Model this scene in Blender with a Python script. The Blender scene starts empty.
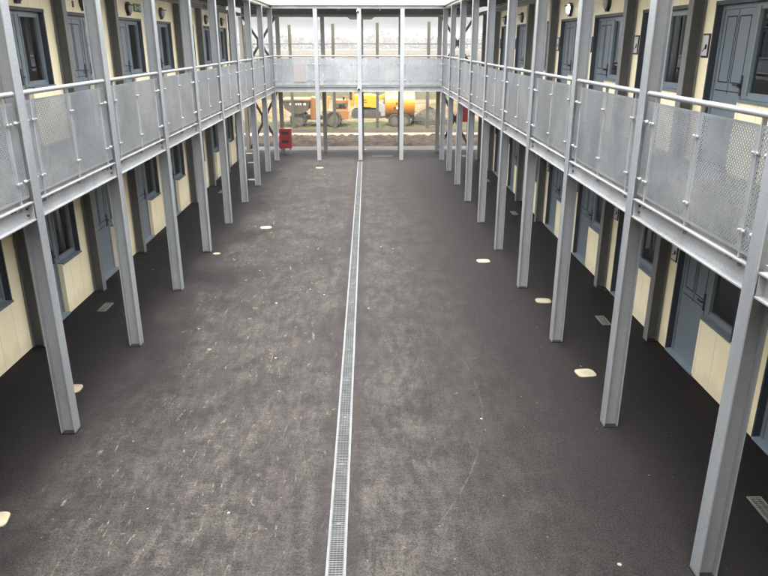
import bpy, bmesh, math, random
from mathutils import Vector, Matrix
R = math.radians
random.seed(7)
scene = bpy.context.scene
COL = scene.collection

# ------------------------------------------------------------------ camera, world, sun, exposure
cam_d = bpy.data.cameras.new('camera'); cam = bpy.data.objects.new('camera', cam_d); COL.objects.link(cam)
cam.location = (0, 0, 4.4); cam.rotation_euler = (R(90 - 19.706), 0, R(-1.315))
cam_d.sensor_width = 36; cam_d.lens = 36 * 685.83 / 768; cam_d.clip_start = .05; cam_d.clip_end = 6000
scene.camera = cam
SUN_EL, SUN_AZ = R(76), R(180)
w = bpy.data.worlds.new('World'); scene.world = w; w.use_nodes = True
nt = w.node_tree; bg = nt.nodes['Background']
sky = nt.nodes.new('ShaderNodeTexSky'); sky.sky_type = 'NISHITA'; sky.sun_disc = False
sky.sun_elevation = SUN_EL; sky.sun_rotation = SUN_AZ; sky.dust_density = 9; sky.air_density = 1.6
hs = nt.nodes.new('ShaderNodeHueSaturation'); hs.inputs['Saturation'].default_value = .14
nt.links.new(sky.outputs[0], hs.inputs['Color']); nt.links.new(hs.outputs[0], bg.inputs[0])
bg.inputs[1].default_value = .15
sd = bpy.data.lights.new('sun', 'SUN'); sun = bpy.data.objects.new('sun', sd); COL.objects.link(sun)
sd.energy = .55; sd.angle = R(40); sd.color = (1, .96, .9)
# sun_rotation is clockwise from +Y seen from above
sv = Vector((math.sin(SUN_AZ) * math.cos(SUN_EL), math.cos(SUN_AZ) * math.cos(SUN_EL), math.sin(SUN_EL)))
sun.rotation_euler = sv.to_track_quat('Z', 'Y').to_euler()
vs = scene.view_settings
vs.view_transform = 'Standard'; vs.look = 'None'; vs.exposure = 3.2; vs.gamma = 1; vs.use_curve_mapping = False
scene.cycles.transparent_max_bounces = 24
scene.cycles.volume_bounces = 1

# ------------------------------------------------------------------ helpers
class MB:
    def __init__(s): s.b = bmesh.new()
    def box(s, x0, x1, y0, y1, z0, z1, rot=None, piv=None):
        x0, x1 = min(x0, x1), max(x0, x1); y0, y1 = min(y0, y1), max(y0, y1); z0, z1 = min(z0, z1), max(z0, z1)
        v = [s.b.verts.new(p) for p in ((x0,y0,z0),(x1,y0,z0),(x1,y1,z0),(x0,y1,z0),(x0,y0,z1),(x1,y0,z1),(x1,y1,z1),(x0,y1,z1))]
        for f in ((3,2,1,0),(4,5,6,7),(0,1,5,4),(1,2,6,5),(2,3,7,6),(3,0,4,7)): s.b.faces.new([v[i] for i in f])
        if rot is not None:
            c = Vector(piv) if piv else Vector(((x0+x1)/2,(y0+y1)/2,(z0+z1)/2))
            bmesh.ops.rotate(s.b, verts=v, cent=c, matrix=rot)
        return s
    def prism(s, pts, axis, a, b):
        def mk(p, t):
            p = list(p); p.insert(axis, t); return s.b.verts.new(p)
        A = [mk(p, a) for p in pts]; B = [mk(p, b) for p in pts]; n = len(pts)
        fs = [s.b.faces.new(A), s.b.faces.new(B[::-1])]
        for i in range(n): fs.append(s.b.faces.new((A[i], B[i], B[(i+1)%n], A[(i+1)%n])))
        bmesh.ops.recalc_face_normals(s.b, faces=fs)
        return s
    def tube(s, p, q, r, n=10, r2=None):
        p, q = Vector(p), Vector(q); d = (q - p); L = d.length
        m = Matrix.Translation((p + q) / 2) @ d.to_track_quat('Z', 'Y').to_matrix().to_4x4()
        bmesh.ops.create_cone(s.b, cap_ends=True, segments=n, radius1=r, radius2=r if r2 is None else r2, depth=L, matrix=m)
        return s
    def ball(s, c, r, sc=(1,1,1), n=10):
        m = Matrix.Translation(c) @ Matrix.Diagonal((*sc, 1))
        bmesh.ops.create_uvsphere(s.b, u_segments=n, v_segments=max(6, n // 2 + 1), radius=r, matrix=m)
        return s
    def quad(s, *pts): s.b.faces.new([s.b.verts.new(p) for p in pts]); return s
    def bevel(s, o=.01, seg=2):
        bmesh.ops.bevel(s.b, geom=s.b.edges[:], offset=o, segments=seg, affect='EDGES', profile=.7); return s
    def build(s, name, mat, parent=None, smooth=False, loc=None, rz=0):
        me = bpy.data.meshes.new(name)
        bmesh.ops.recalc_face_normals(s.b, faces=s.b.faces)
        s.b.to_mesh(me); s.b.free()
        for m in (mat if isinstance(mat, (list, tuple)) else [mat]): me.materials.append(m)
        if smooth:
            for p in me.polygons: p.use_smooth = True
            try: me.set_sharp_from_angle(angle=R(40))
            except Exception: pass
        o = bpy.data.objects.new(name, me); COL.objects.link(o)
        if parent: o.parent = parent
        if loc: o.location = loc
        o.rotation_euler.z = rz
        return o
def tag(o, label=None, cat=None, group=None, kind=None):
    if label: o['label'] = label
    if cat:
        o['category'] = cat
        if not kind: o['kind'] = 'thing'
    if group: o['group'] = group
    if kind: o['kind'] = kind
    return o
def empty(name, loc=(0,0,0), rz=0, parent=None):
    o = bpy.data.objects.new(name, None); COL.objects.link(o); o.location = loc; o.rotation_euler.z = rz
    o.empty_display_size = .2
    if parent: o.parent = parent
    return o
def inst(o, loc=None, rz=None, parent=None):
    c = o.copy(); COL.objects.link(c)
    if loc is not None: c.location = loc
    if rz is not None: c.rotation_euler.z = rz
    c.parent = parent
    for ch in list(o.children): inst(ch, parent=c)
    return c
ORD = ['first','second','third','fourth','fifth','sixth','seventh','eighth','ninth','tenth','eleventh']

# ------------------------------------------------------------------ materials
class NT:
    def __init__(s, name):
        s.m = bpy.data.materials.new(name); s.m.use_nodes = True; s.t = s.m.node_tree
        s.p = s.t.nodes['Principled BSDF']; s.out = s.t.nodes['Material Output']
        s.tc = s.t.nodes.new('ShaderNodeTexCoord')
    def n(s, typ, **kw):
        nd = s.t.nodes.new(typ)
        for k, v in kw.items(): setattr(nd, k, v)
        return nd
    def l(s, a, b): s.t.links.new(a, b)
    def val(s, sock, v):
        if hasattr(v, 'default_value') or hasattr(v, 'is_linked'): s.l(v, sock)
        else: sock.default_value = v
    def math(s, op, a, b=None, c=None, clamp=False):
        nd = s.n('ShaderNodeMath', operation=op); nd.use_clamp = clamp
        for i, v in enumerate((a, b, c)):
            if v is not None: s.val(nd.inputs[i], v)
        return nd.outputs[0]
    def map(s, v, sc=(1,1,1), rot=(0,0,0), loc=(0,0,0)):
        nd = s.n('ShaderNodeMapping'); s.l(v, nd.inputs[0]); nd.inputs['Scale'].default_value = sc
        nd.inputs['Rotation'].default_value = rot; nd.inputs['Location'].default_value = loc
        return nd.outputs[0]
    def noise(s, v, scale, detail=4, rough=.55, dist=0):
        nd = s.n('ShaderNodeTexNoise'); s.l(v, nd.inputs['Vector']); nd.inputs['Scale'].default_value = scale
        nd.inputs['Detail'].default_value = detail; nd.inputs['Roughness'].default_value = rough; nd.inputs['Distortion'].default_value = dist
        return nd.outputs[0]
    def vor(s, v, scale, feat='F1', out='Distance'):
        nd = s.n('ShaderNodeTexVoronoi', feature=feat); s.l(v, nd.inputs['Vector']); nd.inputs['Scale'].default_value = scale
        return nd.outputs[out]
    def ramp(s, f, a, b, lo=0, hi=1):
        nd = s.n('ShaderNodeMapRange'); nd.clamp = True; s.l(f, nd.inputs[0])
        nd.inputs[1].default_value = a; nd.inputs[2].default_value = b; nd.inputs[3].default_value = lo; nd.inputs[4].default_value = hi
        nd.interpolation_type = 'SMOOTHSTEP'
        return nd.outputs[0]
    def mix(s, f, a, b):
        nd = s.n('ShaderNodeMix', data_type='RGBA'); s.val(nd.inputs['Factor'], f)
        for k, v in ((6, a), (7, b)):
            if isinstance(v, tuple): nd.inputs[k].default_value = (*v, 1)
            else: s.l(v, nd.inputs[k])
        return nd.outputs[2]
    def xyz(s, v):
        nd = s.n('ShaderNodeSeparateXYZ'); s.l(v, nd.inputs[0]); return nd.outputs
    def bump(s, h, strength=.3, dist=.01):
        nd = s.n('ShaderNodeBump'); s.l(h, nd.inputs['Height']); nd.inputs['Strength'].default_value = strength; nd.inputs['Distance'].default_value = dist
        s.l(nd.outputs[0], s.p.inputs['Normal'])
    def set(s, col=None, rough=None, metal=None, spec=None):
        if col is not None:
            if isinstance(col, tuple): s.p.inputs['Base Color'].default_value = (*col, 1)
            else: s.l(col, s.p.inputs['Base Color'])
        if rough is not None: s.val(s.p.inputs['Roughness'], rough)
        if metal is not None: s.p.inputs['Metallic'].default_value = metal
        if spec is not None: s.p.inputs['Specular IOR Level'].default_value = spec
        return s
    @property
    def geo(s):
        return s.n('ShaderNodeNewGeometry').outputs['Position']

def painted(name, col, rough=.5, var=.12, scale=3, metal=0, spec=.4, bump=0):
    k = NT(name); pos = k.geo
    a = k.noise(k.map(pos, (1,1,.35)), scale, 5, .6); b = k.noise(pos, scale * 14, 3)
    f = k.math('ADD', k.math('MULTIPLY', k.ramp(a, .3, .7), .7), k.math('MULTIPLY', k.ramp(b, .35, .65), .3))
    d = tuple(c * (1 - var) for c in col); u = tuple(min(1, c * (1 + var)) for c in col)
    k.set(k.mix(f, d, u), k.math('MULTIPLY_ADD', a, .25, rough - .12), metal, spec)
    if bump: k.bump(b, bump, .004)
    return k.m

def galvanised(name, col=(.295,.318,.342), foot=False, rough=.42, metal=.45):
    k = NT(name); pos = k.geo
    a = k.noise(k.map(pos, (1,1,.3)), 2.2, 5, .62)
    sp = k.n('ShaderNodeTexVoronoi'); k.l(pos, sp.inputs['Vector']); sp.inputs['Scale'].default_value = 55
    g = k.xyz(sp.outputs['Color'])[0]
    c = k.mix(k.ramp(a, .3, .7), tuple(x * .80 for x in col), tuple(x * 1.1 for x in col))
    c = k.mix(k.math('MULTIPLY', g, .22), c, tuple(x * .66 for x in col))
    st = k.noise(k.map(pos, (9,9,.5)), 1.6, 4, .6)
    c = k.mix(k.ramp(st, .62, .8, 0, .35), c, tuple(x * .55 for x in col))
    if foot:
        z = k.xyz(pos)[2]; nz = k.noise(k.map(pos, (2,2,.8)), 3, 4)
        f = k.math('MULTIPLY', k.ramp(k.math('ADD', z, k.math('MULTIPLY', nz, -.9)), .35, -.25), k.ramp(k.noise(pos, .35, 1), .42, .56))
        c = k.mix(k.math('MULTIPLY', f, .28), c, (.30,.255,.18))
        c = k.mix(k.ramp(z, .05, .0, 0, .8), c, (.06,.055,.05))
    info = k.n('ShaderNodeObjectInfo'); c = k.mix(k.math('MULTIPLY', info.outputs['Random'], .30), c, tuple(x * .55 for x in col))
    k.set(c, k.math('MULTIPLY_ADD', g, .2, rough - .1), metal)
    k.bump(k.noise(pos, 120, 2), .06, .002)
    return k.m

M = {}
M['steel'] = galvanised('galvanised_column', foot=True)
M['beam'] = galvanised('galvanised_beam', (0.336,0.3472,0.3584))
M['rail'] = galvanised('galvanised_rail', (0.2256,0.2328,0.24), rough=.42, metal=.3)
M['drainframe'] = galvanised('drain_frame', (.082,.086,.09), rough=.65, metal=.1)
M['gully'] = galvanised('gully_iron', (.13,.125,.112), rough=.65, metal=.1)
M['clip'] = painted('bright_zinc', (0.3,0.305,0.31), .3, .08, metal=.4)
M['steel_web'] = galvanised('shaded_column_web', (0.1815,0.1925,0.2035), rough=.6, metal=.3)  # duller copy of the column steel, channel shade painted into its colour
M['post_web'] = galvanised('shaded_post_web', (0.11,0.11,0.1067), rough=.65, metal=.2)  # post steel darkened the same way, shade between the flanges put in the colour
M['darksteel'] = painted('dark_primed_steel', (0.02625,0.0252,0.0245), .6, .3)
M['post'] = galvanised('weathered_steel', (.19,.19,.188), rough=.6, metal=.2)
M['navy'] = painted('navy_reveal', (0.02371,0.03267,0.04638), .45, .12)
M['door'] = painted('blue_grey_door', (0.14,0.1702,0.196), .4, .08)
M['frame'] = painted('blue_grey_frame', (0.1624,0.1982,0.224), .35, .08)
M['seal'] = painted('black_seal', (0.0024,0.0024,0.0026), .6, .1)
M['black'] = painted('black_plastic', (0.0032,0.0032,0.0034), .45, .15)
M['lens'] = painted('opal_lens', (0.372,0.378,0.36), .3, .05)
M['fascia'] = painted('cream_fascia', (.80,.74,.60), .5, .06, 1.2)
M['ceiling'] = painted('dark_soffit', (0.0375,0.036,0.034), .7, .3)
M['deck'] = painted('deck_concrete', (.22,.21,.2), .8, .2)
M['roofgrey'] = painted('roof_membrane', (.3,.3,.3), .7, .15)
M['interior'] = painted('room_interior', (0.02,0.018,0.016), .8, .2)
M['cover'] = painted('cream_cover', (0.1728,0.1536,0.1056), 0.48, .25, 9)
M['red'] = painted('red_gloss', (0.2096,0.004659,0.006989), .35, .12)
M['green'] = painted('green_sign', (.006,.075,.022), .4, .05)
M['white'] = painted('white_print', (.78,.78,.76), .5, .05)
M['signface'] = painted('pale_sign_face', (.55,.56,.58), .35, .08)
M['pink'] = painted('faded_board', (.165,.15,.15), .6, .08)
M['orange'] = painted('orange_machine', (.19,.075,.016), .5, .2, 2)
M['dustyorange'] = painted('dusty_orange', (0.1144,0.0594,0.0242), .7, .25, 4)
M['yellow'] = painted('yellow_machine', (.36,.17,.004), .45, .15, 2)
M['tank'] = painted('amber_tank', (.40,.14,.004), .4, .12, 2)
M['tyre'] = painted('dusty_tyre', (0.02475,0.02255,0.0165), .85, .35, 6)
M['rim'] = painted('dusty_rim', (0.0715,0.0605,0.04125), .7, .25, 6)
M['skip'] = painted('muddy_skip', (0.04675,0.033,0.0198), .8, .3, 4)
M['fencepost'] = painted('fence_post_olive', (0.03432,0.033,0.0198), .75, .35, 6)
M['curtain'] = painted('curtain_olive', (0.06,0.055,0.035), .9, .2, 8)
M['curtain_brown'] = painted('curtain_brown', (0.1,0.0475,0.0225), .9, .25, 6)
M['blind'] = painted('blind_grey', (0.25,0.245,0.23), .8, .1, 4)

def cream_wall():
    k = NT('cream_cladding'); pos = k.geo; x, y, z = k.xyz(pos)
    base = k.mix(k.ramp(k.noise(k.map(pos, (1,1,.3)), 1.3, 5, .6), .3, .7), (.87,.765,.51), (.92,.83,.59))
    fr = k.math('FRACT', k.math('DIVIDE', k.math('ADD', y, 100.13), .417))
    j = k.math('LESS_THAN', k.math('ABSOLUTE', k.math('SUBTRACT', fr, .5)), .008)
    c = k.mix(k.math('MULTIPLY', j, .6), base, (.16,.13,.09))
    dz = k.noise(k.map(pos, (3,3,1)), 2.5, 5)
    dirt = k.ramp(k.math('ADD', z, k.math('MULTIPLY', dz, -.5)), .06, -.2, 0, .2)
    c = k.mix(dirt, c, (.22,.18,.13))
    st = k.noise(k.map(pos, (10,10,.35)), 1.4, 4, .6)
    c = k.mix(k.ramp(st, .6, .8, 0, .14), c, (.40,.33,.22))
    k.set(c, .5, 0, .35); k.bump(k.math('MULTIPLY', j, -1.0), .4, .004)
    return k.m
M['cream'] = cream_wall()

def perforated(axis, hr=.225):
    k = NT('perforated_sheet'); tc = k.tc.outputs['Object']; pos = k.geo
    c3 = k.xyz(tc); u, v = c3[axis], c3[2]
    p = .040
    def lat(off):
        a = k.math('SUBTRACT', k.math('FRACT', k.math('ADD', k.math('DIVIDE', u, p), 100 + off)), .5)
        b = k.math('SUBTRACT', k.math('FRACT', k.math('ADD', k.math('DIVIDE', v, p), 100 + off)), .5)
        return k.math('SQRT', k.math('ADD', k.math('MULTIPLY', a, a), k.math('MULTIPLY', b, b)))
    hole = k.math('LESS_THAN', k.math('MINIMUM', lat(0), lat(.5)), hr)
    # plain margin along the sheet's edges, generated coordinates run 0..1 over the sheet
    g = k.xyz(k.tc.outputs['Generated']); gu, gv = g[axis], g[2]
    def inside(t, m): return k.math('MULTIPLY', k.math('GREATER_THAN', t, m), k.math('LESS_THAN', t, 1 - m))
    hole = k.math('MULTIPLY', hole, k.math('MULTIPLY', inside(gu, .05), inside(gv, .025)))
    a = k.noise(pos, 1.6, 6, .65, .4); sp = k.n('ShaderNodeTexVoronoi'); k.l(pos, sp.inputs['Vector']); sp.inputs['Scale'].default_value = 38
    s = k.xyz(sp.outputs['Color'])[0]
    info = k.n('ShaderNodeObjectInfo')
    c = k.mix(k.ramp(a, .3, .7), (0.1935,0.2119,0.2258), (0.318,0.3364,0.3548))
    c = k.mix(k.math('MULTIPLY', s, .16), c, (0.1567,0.1705,0.1797))
    c = k.mix(k.math('MULTIPLY', info.outputs['Random'], .45), c, (0.2028,0.2212,0.235))
    bl = k.noise(pos, 4.5, 6, .7, .6); c = k.mix(k.ramp(bl, .5, .75, 0, .3), c, (0.1382,0.1498,0.1589))
    st = k.noise(k.map(pos, (5,5,1.2), (.5,.2,0)), 3, 5, .7)
    c = k.mix(k.ramp(st, .58, .74, 0, .6), c, (0.4332,0.4424,0.4424))
    k.set(c, k.math('MULTIPLY_ADD', s, .1, .34), .5)
    tr = k.n('ShaderNodeBsdfTransparent'); ms = k.n('ShaderNodeMixShader')
    k.l(hole, ms.inputs[0]); k.l(k.p.outputs[0], ms.inputs[1]); k.l(tr.outputs[0], ms.inputs[2]); k.l(ms.outputs[0], k.out.inputs[0])
    return k.m
M['perf_y'] = perforated(1); M['perf_end'] = perforated(1, .125)

def glass():
    k = NT('window_glass')
    g = k.n('ShaderNodeBsdfGlossy'); g.inputs['Roughness'].default_value = .015; g.inputs[0].default_value = (.95,.97,1,1)
    t = k.n('ShaderNodeBsdfTransparent'); t.inputs[0].default_value = (.5,.53,.53,1)
    fr = k.n('ShaderNodeFresnel'); fr.inputs[0].default_value = 1.65
    ms = k.n('ShaderNodeMixShader'); k.l(k.math('MULTIPLY_ADD', fr.outputs[0], .9, .05), ms.inputs[0])
    k.l(t.outputs[0], ms.inputs[1]); k.l(g.outputs[0], ms.inputs[2]); k.l(ms.outputs[0], k.out.inputs[0])
    return k.m
M['glass'] = glass()

def asphalt():
    k = NT('dusty_asphalt'); pos = k.geo; x, y, z = k.xyz(pos)
    fine = k.noise(pos, 48, 6, .85); mid = k.noise(pos, 7, 7, .72); big = k.noise(pos, .55, 4, .6, .3)
    grain = k.ramp(fine, .43, .60)
    base = k.mix(grain, (0.00238,0.00204,0.002108), (0.01462,0.01272,0.01312))
    base = k.mix(k.ramp(mid, .38, .66, 0, .55), base, (0.00952,0.008296,0.008568))
    # settled dust: dense left of the drain, thin towards the galleries
    xl = k.math('ADD', x, k.math('MULTIPLY', k.math('SUBTRACT', big, .5), 2.6))
    zone = k.math('MULTIPLY', k.ramp(xl, -3.9, -2.2), k.ramp(xl, 3.6, .4, .0, 1))
    zone = k.math('MULTIPLY', zone, k.ramp(x, 2.4, -.5, .42, 1))
    zone = k.math('MULTIPLY', zone, k.ramp(big, .28, .62, .62, 1))
    streak = k.noise(k.map(pos, (1.9,.6,1), (0,0,R(-28))), 4.0, 9, .78, .5)
    streak2 = k.noise(k.map(pos, (.6,1.7,1), (0,0,R(12))), 11, 8, .78, .3)
    cl = k.noise(pos, 1.6, 9, .74, .2)
    f = k.math('MULTIPLY_ADD', k.ramp(streak, .42, .60), .55, k.math('MULTIPLY', k.ramp(streak2, .44, .6), .4))
    f = k.math('MULTIPLY', zone, k.math('MULTIPLY_ADD', f, .80, .24))
    f = k.math('MULTIPLY', f, k.math('MULTIPLY_ADD', k.ramp(cl, .36, .62), .5, .5))
    f = k.math('MULTIPLY', f, k.math('MULTIPLY_ADD', k.ramp(fine, .36, .58), .78, .22))
    c = k.mix(f, base, (.0555,.0515,.0465))
    # trench seam beside the drain and two worn wheel paths
    ds = k.math('ABSOLUTE', k.math('SUBTRACT', x, -.315)); ds = k.math('ADD', ds, k.math('MULTIPLY', k.math('SUBTRACT', mid, .5), .10))
    c = k.mix(k.ramp(ds, .30, .16, 0, .45), c, (.013,.0115,.0118))
    for px_ in (-2.25, -.95, 1.25):
        wp = k.math('ABSOLUTE', k.math('ADD', k.math('SUBTRACT', x, px_), k.math('MULTIPLY', k.math('SUBTRACT', big, .5), 1.3)))
        c = k.mix(k.math('MULTIPLY', k.ramp(wp, .26, .08), k.ramp(cl, .42, .62, .05, .34)), c, (.016,.0142,.0143))
    # caked mud flecks
    fl = k.noise(k.map(pos, (1.3,.8,1), (0,0,R(-35))), 8, 5, .6, .8)
    left = k.ramp(x, .6, -1.5, .25, 1)
    cf = k.math('MULTIPLY', k.math('MULTIPLY', k.ramp(fl, .63, .74), zone), left)
    c = k.mix(k.math('MULTIPLY', cf, .6), c, (0.108,0.0936,0.0648))
    fl2 = k.noise(k.map(pos, (1,1,1), (0,0,0), (31,7,0)), 4.5, 6, .62, 1.2)
    c = k.mix(k.math('MULTIPLY', k.ramp(fl2, .68, .76, 0, .4), k.ramp(zone, .05, .4)), c, (0.1152,0.09864,0.0684))
    fl3 = k.noise(k.map(pos, (2.6,.55,1), (0,0,R(-42)), (3,11,0)), 5.5, 7, .7, .4)
    c = k.mix(k.math('MULTIPLY', k.math('MULTIPLY', k.ramp(fl3, .60, .70), k.ramp(zone, .3, .8)), k.math('MULTIPLY', k.ramp(fine, .36, .58), k.ramp(x, .0, -1.6, .14, .75))), c, (.15,.134,.10))
    # small pale grit
    vz = k.n('ShaderNodeTexVoronoi'); k.l(pos, vz.inputs['Vector']); vz.inputs['Scale'].default_value = 3.6
    rnd = k.xyz(vz.outputs['Color']); thr = k.math('MULTIPLY', k.math('POWER', rnd[0], 4), .075)
    g = k.math('LESS_THAN', vz.outputs['Distance'], thr)
    c = k.mix(k.math('MULTIPLY', g, .75), c, (0.1728,0.1584,0.1296))
    vz2 = k.n('ShaderNodeTexVoronoi'); k.l(pos, vz2.inputs['Vector']); vz2.inputs['Scale'].default_value = 11
    r2 = k.xyz(vz2.outputs['Color']); g2 = k.math('LESS_THAN', vz2.outputs['Distance'], k.math('MULTIPLY', k.math('POWER', r2[1], 8), .12))
    c = k.mix(k.math('MULTIPLY', g2, .5), c, (0.108,0.1008,0.08496))
    # tyre scuff arcs
    for cx, cy, rad, wd in ((-3.6, 8.2, 5.05, .010), (-4.4, 8.6, 5.2, .008)):
        dx = k.math('SUBTRACT', x, cx); dy = k.math('SUBTRACT', y, cy)
        dd = k.math('SQRT', k.math('ADD', k.math('MULTIPLY', dx, dx), k.math('MULTIPLY', dy, dy)))
        e = k.math('ABSOLUTE', k.math('SUBTRACT', dd, rad)); e = k.math('SUBTRACT', e, k.math('MULTIPLY', k.math('SUBTRACT', mid, .5), .03))
        a = k.math('MULTIPLY', k.ramp(e, wd, 0), k.ramp(k.noise(pos, 2.3, 3), .45, .6))
        a = k.math('MULTIPLY', a, k.ramp(x, .3, .6))
        c = k.mix(k.math('MULTIPLY', a, .05), c, (.3,.285,.26))
    k.set(c, k.ramp(f, 0, .6, .75, .95), 0, .06)
    k.bump(k.math('ADD', fine, k.math('MULTIPLY', mid, .6)), .35, .006)
    return k.m
M['asphalt'] = asphalt()

def ground_mat(name, a, b, cc, s1=.4, s2=5, bump=.5):
    k = NT(name); pos = k.geo
    n1 = k.noise(pos, s1, 6, .6); n2 = k.noise(pos, s2, 6, .65)
    c = k.mix(k.ramp(n1, .35, .65), a, b); c = k.mix(k.ramp(n2, .45, .7), c, cc)
    k.set(c, .9, 0, .2); k.bump(n2, bump, .08); return k.m
M['soil'] = ground_mat('rough_soil', (0.01025,0.006149,0.003125), (0.01817,0.01169,0.006077), (0.005155,0.003427,0.002131), 1.1, 4.5)
M['pale'] = ground_mat('pale_path', (0.07824,0.06592,0.04304), (0.101,0.08512,0.05872), (0.05872,0.04816,0.03232), .8, 6, .2)
M['concrete'] = ground_mat('concrete_edge', (0.034,0.032,0.0292), (0.046,0.0428,0.0392), (0.024,0.0224,0.0208), .9, 8, .2)
M['grass'] = ground_mat('rough_grass', (0.01114,0.01446,0.002193), (0.02124,0.02058,0.004335), (0.03437,0.02609,0.01017), .9, 3.2)
M['sand'] = ground_mat('sandy_ground', (0.05253,0.03761,0.01441), (0.07153,0.05164,0.02346), (0.0331,0.02382,0.009894), .3, 2.2)
M['heap'] = ground_mat('grey_spoil', (0.024,0.022,0.016), (0.042,0.038,0.028), (0.014,0.0128,0.0096), 1.5, 6)
def field():
    k = NT('far_field'); pos = k.geo; x, y, z = k.xyz(pos)
    n = k.noise(k.map(pos, (.4,1,1)), .045, 5, .6); n2 = k.noise(pos, .5, 5, .65)
    c = k.mix(k.ramp(n, .4, .6), (0.01709,0.01709,0.003264), (0.02634,0.01943,0.008371))
    c = k.mix(k.ramp(n2, .5, .72), c, (0.02504,0.02504,0.00632))
    c = k.mix(k.ramp(y, 95, 140), c, k.mix(k.ramp(n, .42, .6), (0.0265,0.01728,0.008064), (0.0162,0.01206,0.005146)))
    k.set(c, .95, 0, .1); return k.m
M['field'] = field()
def leaf():
    k = NT('hedge_leaf'); pos = k.geo; n = k.noise(pos, .5, 3)
    k.set(k.mix(k.ramp(n, .35, .65), (0.0105,0.01155,0.0056), (0.0245,0.0217,0.0119)), .8, 0, .2); return k.m
M['leaf'] = leaf()
def mesh_mat():
    k = NT('weld_mesh'); x, y, z = k.xyz(k.tc.outputs['Object'])
    a = k.math('LESS_THAN', k.math('FRACT', k.math('ADD', k.math('DIVIDE', x, .11), 50)), .055)
    b = k.math('LESS_THAN', k.math('FRACT', k.math('ADD', k.math('DIVIDE', z, .44), 50)), .03)
    f = k.math('MAXIMUM', a, b)
    k.set((.07,.075,.06), .6, .3)
    t = k.n('ShaderNodeBsdfTransparent'); ms = k.n('ShaderNodeMixShader'); k.l(f, ms.inputs[0]); k.l(t.outputs[0], ms.inputs[1]); k.l(k.p.outputs[0], ms.inputs[2]); k.l(ms.outputs[0], k.out.inputs[0])
    return k.m
M['mesh'] = mesh_mat()
def lit():
    k = NT('lit_lens'); k.set((.8,.78,.7), .3); k.p.inputs['Emission Color'].default_value = (1,.93,.78,1); k.p.inputs['Emission Strength'].default_value = 2.2; return k.m
M['lit'] = lit()
def grate():
    k = NT('galvanised_grating'); pos = k.geo; x, y, z = k.xyz(pos)
    c = k.mix(k.ramp(k.noise(pos, 5, 4), .35, .65), (0.03672,0.03802,0.03888), (0.05832,0.05962,0.06048)); k.set(c, .5, .3); return k.m
M['grate'] = grate()

# ------------------------------------------------------------------ dimensions
XL, XR = -3.514, 2.831          # courtyard faces of the two column rows
WL, WR = -5.165, 4.51           # the two facades
Y0, D = 7.20, 2.5036            # first left column, bay
YE = Y0 + 8 * D                 # 27.23 front of the end gallery
YB = 29.55                      # back of the end gallery
FZ, BZ0, BZ1 = 2.85, 2.62, 2.82 # upper floor, edge beam
RZ0, RZ1 = 5.575, 5.685         # roof beam
yi = lambda i: Y0 + i * D

# ------------------------------------------------------------------ ground
def sheet(name, mat, x0, x1, y0, y1, z, nx=1, ny=1, h=0, seed=0, hp=1):
    b = bmesh.new(); rnd = random.Random(seed)
    V = [[b.verts.new((x0 + (x1-x0)*i/nx, y0 + (y1-y0)*j/ny, z + (h * rnd.random() ** hp if 0 < i < nx and 0 < j < ny else 0))) for i in range(nx+1)] for j in range(ny+1)]
    for j in range(ny):
        for i in range(nx): b.faces.new((V[j][i], V[j][i+1], V[j+1][i+1], V[j+1][i]))
    mb = MB(); mb.b.free(); mb.b = b
    return tag(mb.build(name, mat, smooth=True), kind='structure')
sheet('ground', M['field'], -700, 700, -60, 760, -.03)
sheet('courtyard', M['asphalt'], -5.4, 4.75, -4, 30.05, 0)
sheet('pavement', M['concrete'], -14, 14, 30.05, 31.25, -.004)
sheet('soil_bank', M['soil'], -16, 16, 31.25, 34.7, -.002, 150, 36, .15, 3, 2.0)
sheet('path', M['pale'], -18, 18, 34.7, 36.1, .004)
sheet('verge', M['soil'], -18, 18, 36.1, 37.6, .0, 60, 10, .06, 5)
sheet('grass_strip', M['grass'], -22, 22, 37.6, 41.2, -.004, 120, 30, .10, 6, 3)
sheet('sandy_yard', M['sand'], -34, 34, 41.2, 58, -.006)

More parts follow.
